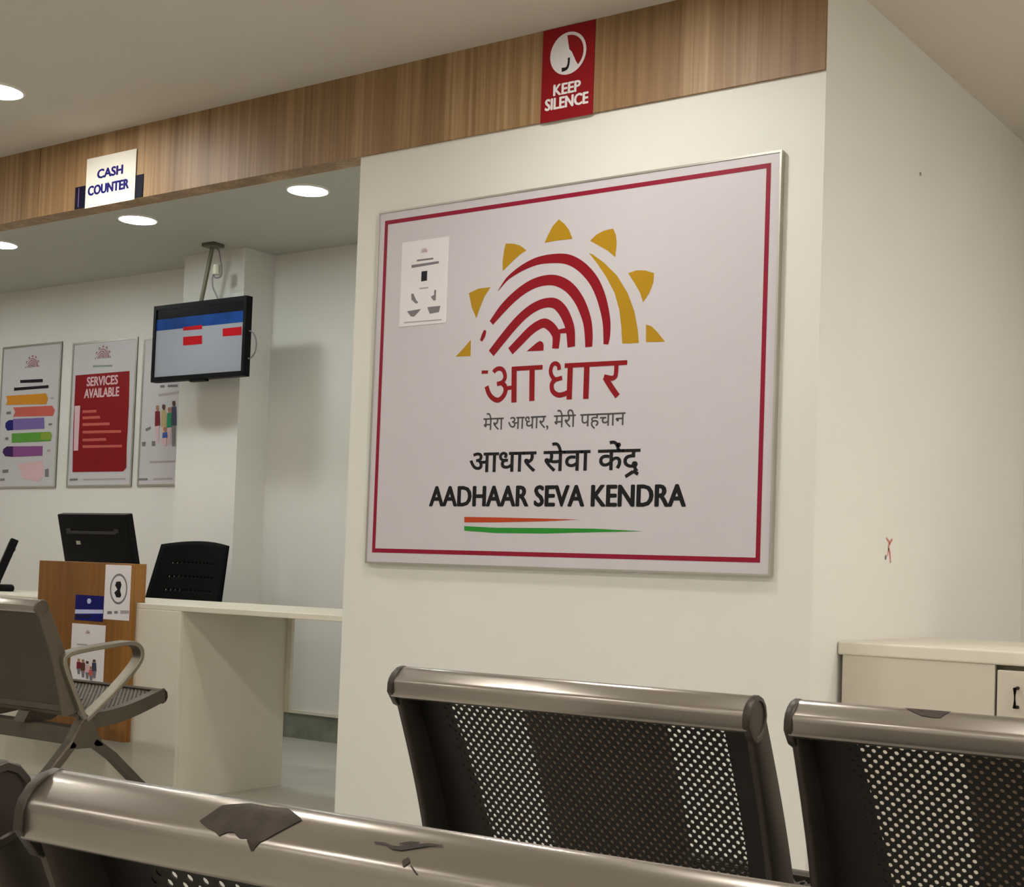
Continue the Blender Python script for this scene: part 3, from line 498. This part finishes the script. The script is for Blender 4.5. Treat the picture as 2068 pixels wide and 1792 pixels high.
t = tag(empty('wooden_podium', (-4.735, YC-.015, .194)), 'brown wood grain podium front carrying paper notices at the counter', 'podium')
a = MB(); a.box(-.290, .290, -.018, .0, 0, .692); a.build('front_board', M_OAK, t, bevel=.002)
for x0, x1 in ((-.290, -.272), (.274, .290)):
    a = MB(); a.prism([(0, 0), (.0125, 0), (.0125, .541), (.055, .541), (.055, .692), (0, .692)], x0, x1); a.build('side_board', M_OAK, t)
a = MB(); a.box(-.272, .274, 0, .055, .676, .692); a.build('top_board', M_OAK, t, bevel=.001)
NY = YC-.015-.0182
t = sheet('prohibition_notice', (-4.600, -4.446, .664, .879), NY, 'white notice with black figure in a ring at top right of the podium', 'notice', thick=.001)
a = MB(); ru, rv = .052, .060
for k in range(36):
    g0, g1 = 2*math.pi*k/36, 2*math.pi*(k+1)/36
    flat_poly(a, [(.008+ru*math.cos(g0), .014+rv*math.sin(g0)), (.008+ru*math.cos(g1), .014+rv*math.sin(g1)), (.008+ru*.86*math.cos(g1), .014+rv*.86*math.sin(g1)), (.008+ru*.86*math.cos(g0), .014+rv*.86*math.sin(g0))], .0014)
fix_up(a.build('ring_icon', INK['grey'], t)); prints(t, 'figure_icon', SHEETS['NA'][:1], .0015); prints(t, 'caption', SHEETS['NA'][1:], .0014)
t = sheet('blue_notice', (-4.777, -4.603, .653, .754), NY, 'small royal blue notice with pale strip in the middle of the podium', 'notice', INK['royal'], thick=.001)
prints(t, 'print', SHEETS['NB'], .0014)
t = sheet('people_notice', (-4.791, -4.583, .402, .639), NY, 'white notice with a picture of people low on the podium behind the armrest', 'notice', thick=.001)
mini_emblem(t, SHEETS['EC'][0], .03, .0014); prints(t, 'people_picture', SHEETS['NC'][1:], .0014); prints(t, 'caption', SHEETS['NC'][:1], .0014)

# desk computers seen from behind
def desk_computer(loc, rz, lean, w_, h_, label):
    t = tag(empty('desk_computer', loc, rz), label, 'computer')
    sy, cy = math.sin(lean), math.cos(lean)
    def slab(b, x0, x1, d0, d1, h0, h1):      # lean: the top comes towards -y
        vs = []
        for h in (h0, h1):
            for x, d in ((x0, d0), (x1, d0), (x1, d1), (x0, d1)):
                vs.append((x, d*cy-h*sy, .05+h*cy+d*sy))
        b.add(vs, [(0,3,2,1),(4,5,6,7),(0,1,5,4),(1,2,6,5),(2,3,7,6),(3,0,4,7)])
    a = MB(); slab(a, -w_/2, w_/2, 0, .035, 0, h_); a.build('housing', M_RUBBER, t, bevel=.004)
    a = MB(); slab(a, -w_*.36, w_*.32, -.003, 0, h_*.73, h_*.77); slab(a, -w_*.39, -w_*.33, -.003, 0, h_*.73, h_*.80); slab(a, w_*.30, w_*.36, -.003, 0, h_*.75, h_*.80)
    a.build('vent_strip', mat('vent_grey', '#2C2C28', .5), t)
    a = MB(); slab(a, -w_*.27, -w_*.21, -.003, 0, h_*.58, h_*.63); a.build('badge', M_ALU, t)
    a = MB(); slab(a, -w_/2+.02, w_/2-.02, .035, .037, .02, h_-.02); a.build('screen', M_SCR_K, t)
    a = MB(); a.box(-w_*.36, w_*.3, -.06, .12, 0, .03); a.box(-.06, .06, .0, .05, .03, .12); a.build('base', M_RUBBER, t, bevel=.01)
    if w_ > .4: a = MB(); a.box(-w_*.52, -w_*.40, -.01, .08, 0, .205); a.build('side_unit', M_RUBBER, t, bevel=.015)
    return t
desk_computer((-4.975, 3.95, CT), 0.0, math.radians(14), .455, .312, 'black all-in-one computer seen from behind above the wooden podium')
desk_computer((-5.89, 4.09, CT), math.radians(146), math.radians(20), .30, .20, 'thin black monitor turned side-on on the counter at left picture edge')

# black office chair behind the counter
t = tag(empty('office_chair', (-5.525, 4.62, 0), math.radians(172)), 'black slotted office chair behind the white counter', 'chair')
a = MB()
W0, W1, H0, H1 = .358, .292, .50, .985
rows, cols = 22, 18
def ob(u, v):          # u -1..1, v 0..1 : gently curved shell
    hw = W0+(W1-W0)*v
    top = H0+(H1-H0)*v+(.020*(1-u*u))*v**3
    return (hw*u, -.20-.10*v-.035*(1-u*u), top)
for lay in (0, 1):
    pass
slots = set()
for r in range(5, 20, 3):
    for c in range(3, 15):
        slots.add((r, c))
for r in range(rows):
    for c in range(cols):
        u0, u1 = -1+2*c/cols, -1+2*(c+1)/cols; v0, v1 = r/rows, (r+1)/rows
        if (r, c) in slots:
            um = (u1-u0)*.22; vm = (v1-v0)*.3
            q = [ob(u0, v0), ob(u1, v0), ob(u1, v1), ob(u0, v1)]; i_ = [ob(u0+um, v0+vm), ob(u1-um, v0+vm), ob(u1-um, v1-vm), ob(u0+um, v1-vm)]
            for k in range(4): a.add([q[k], q[(k+1) % 4], i_[(k+1) % 4], i_[k]], [(0, 1, 2, 3)])
        else: a.add([ob(u0, v0), ob(u1, v0), ob(u1, v1), ob(u0, v1)], [(0, 1, 2, 3)])
o = a.build('backrest', M_BLACK_SOFT, t, smooth=True); sd = o.modifiers.new('thick', 'SOLIDIFY'); sd.thickness = .014
a = MB(); a.box(-.235, .235, -.24, .22, .44, .50); a.build('seat', M_BLACK_SOFT, t, bevel=.025, bevel_seg=3)
a = MB(); a.tube([(0, 0, .44), (0, 0, .10)], .028); a.build('gas_column', M_RUBBER, t, smooth=True)
for k in range(5):
    g = 2*math.pi*k/5; a = MB(); a.tube([(0, 0, .11), (.28*math.cos(g), .28*math.sin(g), .065)], [.024, .016]); f = a.build('foot', M_RUBBER, t, smooth=True)
    a = MB(); cx, cy = .28*math.cos(g), .28*math.sin(g); a.tube([(cx-.018*math.sin(g), cy+.018*math.cos(g), .029), (cx+.018*math.sin(g), cy-.018*math.cos(g), .029)], .028, 14); a.build('castor', M_RUBBER, f, smooth=True)
a = MB(); a.bar([(-.24, .46), (-.262, .50), (-.285, .60)], -.04, .04, .012); a.build('back_bracket', M_RUBBER, t)

# ------------------------------------------------------------------ low cabinet at the right wall
CY = 3.87
t = tag(empty('low_cabinet', (XR, CY, 0)), 'cream low cabinet with thick top against the wall at right', 'cabinet')
a = MB(); a.box(.002, 1.9, 0, .75, .703, .741); a.build('worktop', M_WHITE_LAM, t, bevel=.006, bevel_seg=3)
a = MB(); a.box(.016, .446, .004, .022, .0, .703); a.box(.016, .034, .022, .74, 0, .703); a.box(1.862, 1.88, .022, .74, 0, .703); a.box(.034, 1.862, .06, .074, .0, .703); a.build('carcass', M_CREAM_LAM, t, bevel=.002)
for k in range(3):
    x0 = .452+k*.475; dd = MB(); dd.box(x0, x0+.470, .004, .022, .01, .690); d_ = dd.build('door', M_CREAM_LAM, t, bevel=.003)
    h = MB(); h.tube([(x0+.055, .004, .645), (x0+.055, -.022, .645), (x0+.055, -.022, .595), (x0+.055, .004, .595)], .005, 8); h.build('handle', M_RUBBER, d_, smooth=True)

# ------------------------------------------------------------------ airport style steel benches
UW, UP = 0.567, 0.611          # width of a seat shell, pitch along the row
RAIL = [(-.0045,-.0430),(-.0068,-.0412),(-.0074,-.0385),(-.0075,-.035),(-.0076,-.025),(-.0074,-.0210),(-.0064,-.0178),(-.0042,-.0153),(-.0015,-.0128),(.0075,-.0052),(.0105,-.003),(.0150,-.0009),
        (.020,0),(.030,-.0025),(.038,-.009),(.042,-.020),(.040,-.032),(.033,-.041),(.020,-.046),(.004,-.0455)]
CAP = [(-.004,-.044),(-.0105,-.036),(-.0100,-.024),(-.0075,-.016),(-.001,-.008),(.009,-.0015),(.020,.0008),(.031,-.003),(.040,-.012),(.044,-.025),(.041,-.042),(.031,-.054),(.017,-.059),(.004,-.054)]
RZ = 0.76
def back_pt(s):                # rear edge of the side frames, s = 0 under the rail .. 1 at the seat
    return (.002+.118*s+.012*math.sin(math.pi*s), .722-.352*s)
def back_n(s):
    a = back_pt(s-.02); b = back_pt(s+.02); dy, dz = b[0]-a[0], b[1]-a[1]; l = math.hypot(dy, dz)
    return (-dz/l, dy/l)       # points forward / down
def seat_pt(s):                # seat sheet, s = 0 rear .. 1 front
    return (.182+.353*s, .372+.068*s-.018*math.sin(math.pi*s))
def perforated(mb, fn, x0, x1, l, cell=.0099, r=.0029, left=.0):
    """sheet fn(x, d) with real round holes on a staggered grid; x0..x1 by 0..l, solid strips along the edges"""
    h = cell/math.sqrt(2); nx = int((x1-x0)/h); nl = int(l/h)
    key = {}; fs = []; vs = []
    def vid(x, d):
        k = (round(x*1e5), round(d*1e5))
        if k not in key: key[k] = len(vs); vs.append(fn(x, d))
        return key[k]
    for i in range(1, nx):
        for j in range(1, nl):
            if (i+j) % 2: continue
            cx, cd = x0+i*h, j*h
            if cx < x0+left*cd/l*.8: continue
            cor = [(cx+h, cd), (cx, cd+h), (cx-h, cd), (cx, cd-h)]
            outer = []
            for k in range(4):
                a, b = cor[k], cor[(k+1) % 4]; outer += [a, ((a[0]+b[0])/2, (a[1]+b[1])/2)]
            inn = [(cx+r*math.cos(math.pi*k/4), cd+r*math.sin(math.pi*k/4)) for k in range(8)]
            O = [vid(*p) for p in outer]; I = [vid(*p) for p in inn]
            for k in range(8): fs.append((O[k], O[(k+1) % 8], I[(k+1) % 8], I[k]))
    mb.add(vs, fs)
def grid(mb, fn, x0, x1, d0, d1, n, off=0.0):
    vs = []
    for j in range(n+1):
        d = d0+(d1-d0)*j/n; vs += [fn(x0, d, off), fn(x1, d, off)]
    mb.add(vs, [(2*j, 2*j+1, 2*j+3, 2*j+2) for j in range(n)])

def make_seat(parent, solid=False, pad=True):
    """one perforated seat shell of a bench, x from 0 to UW"""
    fm = M_STEEL_L if solid else M_STEEL_D
    bk = MB(); LB = .372
    def fb(x, d, off=0.0):
        s = d/LB; y, z = back_pt(s); n = back_n(s); k = .034+.026*max(0, s)+off; return (x, y+n[0]*k, z+n[1]*k)
    if solid: grid(bk, fb, .045, UW-.045, 0, LB, 14)
    else: perforated(bk, fb, .056, UW-.050, LB-.004, left=.05)
    vs = []
    for j in range(15):
        d = -.02+(LB+.02)*j/14; vs += [fb(.010, d, .0008), fb(.068+.04*max(0, d)/LB, d, .0008)]
    bk.add(vs, [(2*j, 2*j+1, 2*j+3, 2*j+2) for j in range(14)])
    grid(bk, fb, UW-.060, UW-.010, -.02, LB, 14, .0008)
    grid(bk, fb, .010, UW-.010, -.02, .008, 2, .0012); grid(bk, fb, .010, UW-.010, LB-.012, LB+.02, 2, .0012)
    back = bk.build('backrest', M_SHEET_P if solid else M_SHEET, parent)
    sd = back.modifiers.new('sheet', 'SOLIDIFY'); sd.thickness = .0014; sd.offset = 0
    if pad:
        pd = MB(); grid(pd, lambda x, d, off=0.0: fb(x, d, .004), .200, .420, .012, LB-.03, 12); q = pd.build('front_pad', M_PAD, back)
        sd = q.modifiers.new('pad', 'SOLIDIFY'); sd.thickness = .004; sd.offset = 0
    r_ = MB(); r_.loft([[(x, y*k+(.018*(1-k)), RZ+(z*k-.028*(1-k))) for y, z in RAIL] for x, k in ((.003, .96), (.006, 1), (UW-.006, 1), (UW-.003, .96))])
    rail = r_.build('top_rail', M_STEEL, back, smooth=True)
    for x, sg in ((.003, -1), (UW-.003, 1)):
        c = MB(); rings = []
        for k, dx in ((.97, -.007), (1.0, -.006), (1.0, .001), (.95, .0028), (.78, .0032), (.74, .0012), (.66, .0012)):
            rings.append([(x+sg*dx, .018+(y-.018)*k, RZ-.028+(z+.028)*k) for y, z in CAP])
        c.loft(rings); c.build('end_cap', fm, rail, smooth=True)
    for x0, x1 in ((.002, .014), (UW-.014, UW-.002)):
        f = MB(); rings = []
        for i in range(15):
            s = i/14*1.03-.03; y, z = back_pt(s); n = back_n(s); dp = .044+.028*max(0, s)
            pr = [(x0+.003, 0), (x0, .004), (x0, dp-.003), (x0+.003, dp), (x1-.003, dp), (x1, dp-.003), (x1, .004), (x1-.003, 0)]
            rings.append([(px, y+n[0]*q, z+n[1]*q) for px, q in pr])
        f.loft(rings); f.build('side_frame', fm, back, smooth=True)
    st = MB(); LS = .360
    def fs(x, d, off=0.0):
        y, z = seat_pt(d/LS); return (x, y, z+off)
    perforated(st, fs, .030, UW-.030, LS-.004, .0140, .0045)
    grid(st, fs, .008, .044, 0, LS, 8, .0008); grid(st, fs, UW-.044, UW-.008, 0, LS, 8, .0008)
    def bend(path, x0=.008, x1=UW-.008):
        vs = []
        for y, z in path: vs += [(x0, y, z), (x1, y, z)]
        st.add(vs, [(2*j, 2*j+1, 2*j+3, 2*j+2) for j in range(len(path)-1)])
    y1, z1 = fb(0, LB)[1:]
    bend([(y1-.006, z1+.016), (y1-.001, z1-.004), (y1+.004, z1-.008), (.182, .3725), (.194, .3745)])
    bend([(.528, .4395), (.540, .4435), (.556, .443), (.568, .432), (.571, .415), (.564, .400), (.550, .392)])
    seat = st.build('seat', fm, parent)
    sd = seat.modifiers.new('sheet', 'SOLIDIFY'); sd.thickness = .0014; sd.offset = 0
    for x0, x1 in ((.002, .012), (UW-.012, UW-.002)):
        f = MB(); rings = []
        for i in range(11):
            s = i/10; y, z = seat_pt(s*1.04); d = .052-.008*s
            rings.append([(x0, y, z+.002), (x1, y, z+.002), (x1, y+.006, z-d), (x0, y+.006, z-d)])
        f.loft(rings); f.build('seat_edge', fm, seat, smooth=True)
    return back, seat

PROTO = {}
def make_bench(loc, rz, n, label, arms, solid=False, pad=False):
    fm = M_STEEL_L if solid else M_STEEL_D
    t = tag(empty('waiting_bench', loc, rz), label, 'bench', 'steel waiting benches')
    for k in range(n):
        if (solid, pad) not in PROTO: PROTO[(solid, pad)] = make_seat(t, solid, pad); pair = PROTO[(solid, pad)]
        else: pair = [copy_tree(p, t) for p in PROTO[(solid, pad)]]
        for p in pair: p.location.x = k*UP
    tot = (n-1)*UP+UW
    a = MB(); a.box(.02, tot-.02, .175, .235, .270, .330); a.build('beam', fm, t, bevel=.006)
    for k in range(n):
        a = MB(); a.prism([(.15, .33), (.26, .33), (.40, .40), (.17, .365)], k*UP+UW/2-.03, k*UP+UW/2+.03); a.build('seat_bracket', fm, t)
    for x in (.0, tot):
        sx = x-.032 if x > 0 else x-.018
        x0, x1 = sx, sx+.050
        a = MB(); a.prism([(.135, .262), (.285, .262), (.235, .352), (.205, .378), (.178, .345)], x0+.004, x1-.004); hub = a.build('hub_plate', fm, t, bevel=.004)
        for path in ([(.165, .285), (.085, .20), (-.02, .095), (-.13, .012)], [(.24, .285), (.33, .225), (.45, .120), (.60, .012)]):
            a = MB(); a.bar(path, x0+.004, x1-.004, .030); leg = a.build('leg', fm, t, bevel=.005)
            y, z = path[-1]; f = MB(); f.tube([((x0+x1)/2, y, .02), ((x0+x1)/2, y, 0)], [.022, .026], 14); f.build('foot', M_RUBBER, leg, smooth=True)
        if arms and x in arms_x(arms, tot):
            p = smooth_path([(.200, .360), (.150, .455), (.107, .548), (.122, .578), (.200, .594), (.300, .606), (.375, .612), (.412, .602), (.428, .575), (.412, .535), (.330, .455), (.205, .355)], 5)
            a = MB(); a.bar(p, x0, x1, .016); a.build('armrest', M_ARM, t, smooth=True, bevel=.003)
    return t
def arms_x(arms, tot): return [0.0 if q == 'L' else tot for q in arms]
TOT3 = 2*UP+UW
make_bench((-3.985-TOT3, 2.912, 0), 0.0, 3, 'grey steel bench with looped armrest in front of the counter at left', 'LR', solid=True)
b2 = make_bench((-1.347, 1.590, 0), math.radians(1.5), 3, 'dark grey steel bench in front of the sign wall, backrests seen whole', 'R', pad=True)
b3 = make_bench((-1.411, .553, 0), math.radians(2.8), 3, 'nearest grey steel bench along the bottom edge with torn patch on its rail', '')

# worn patches lying on the rails: polygon in (x along rail, metres around the rear face of the profile)
prof = RAIL[:14]
acc = [0.0]
for p, q in zip(prof, prof[1:]): acc.append(acc[-1]+math.hypot(q[0]-p[0], q[1]-p[1]))
def rail_at(v, off=.0006):
    v = max(0, min(acc[-1]-1e-6, v))
    for i in range(len(acc)-1):
        if v <= acc[i+1]: break
    f = (v-acc[i])/(acc[i+1]-acc[i]); y = prof[i][0]+f*(prof[i+1][0]-prof[i][0]); z = prof[i][1]+f*(prof[i+1][1]-prof[i][1])
    dy, dz = prof[i+1][0]-prof[i][0], prof[i+1][1]-prof[i][1]; l = math.hypot(dy, dz)
    return (y-dz/l*off, RZ+z+dy/l*off)
def rail_patch(parent, name, lo, hi, m, step=.0015):
    """patch between lower and upper outlines given as [(x, v)] polylines over the same x range"""
    def ev(l, x):
        for a, b in zip(l, l[1:]):
            if a[0] <= x <= b[0]: return a[1]+(b[1]-a[1])*(x-a[0])/max(1e-9, b[0]-a[0])
        return l[-1][1]
    x0, x1 = lo[0][0], lo[-1][0]; n = max(6, int((x1-x0)/step)); b = MB(); rows = 8
    for i in range(n):
        xa, xb = x0+(x1-x0)*i/n, x0+(x1-x0)*(i+1)/n
        for j in range(rows):
            q = []
            for x, jj in ((xa, j), (xb, j), (xb, j+1), (xa, j+1)):
                v = ev(lo, x)+(ev(hi, x)-ev(lo, x))*jj/rows; y, z = rail_at(v); q.append((x, y, z))
            b.add(q, [(0, 1, 2, 3)])
    o = b.build(name, m, parent); tag(o, "dark worn patch"); return o
rail_patch(b3, 'torn_patch', [(.7695, .0335), (.7785, .030), (.7850, .0285), (.7905, .0262), (.7950, .0295), (.7995, .030), (.8060, .0268), (.8115, .0277), (.8175, .0208), (.8215, .0262), (.825, .0289), (.84, .0462)],
           [(.7695, .034), (.777, .0473), (.785, .0500), (.795, .0531), (.810, .0525), (.8235, .0538), (.832, .0500), (.84, .0465)], M_SCUFF)
rail_patch(b3, 'scuff_mark', [(.897, .0388), (.905, .0388), (.911, .0366), (.917, .0368), (.924, .0395), (.933, .0430), (.940, .0440)], [(.897, .0396), (.903, .0402), (.909, .0390), (.914, .0392), (.922, .0420), (.931, .0444), (.940, .0446)], M_SMUDGE)
rail_patch(b3, 'scuff_mark', [(.913, .0405), (.919, .0420), (.925, .0432)], [(.913, .0412), (.919, .0436), (.925, .0440)], M_SMUDGE)
rail_patch(b3, 'scuff_mark', [(.9215, .0300), (.9238, .0268), (.9262, .0300)], [(.9215, .0312), (.9238, .0335), (.9262, .0308)], M_SMUDGE)
rail_patch(b3, 'scuff_mark', [(.928, .0282), (.934, .0240)], [(.928, .0290), (.934, .0247)], M_SMUDGE)
rail_patch(b2, 'torn_patch', [(.7485, .0580), (.760, .0500), (.7725, .0439), (.786, .0425), (.795, .0430), (.803, .0580)], [(.7485, .0585), (.803, .0588)], M_SCUFF)
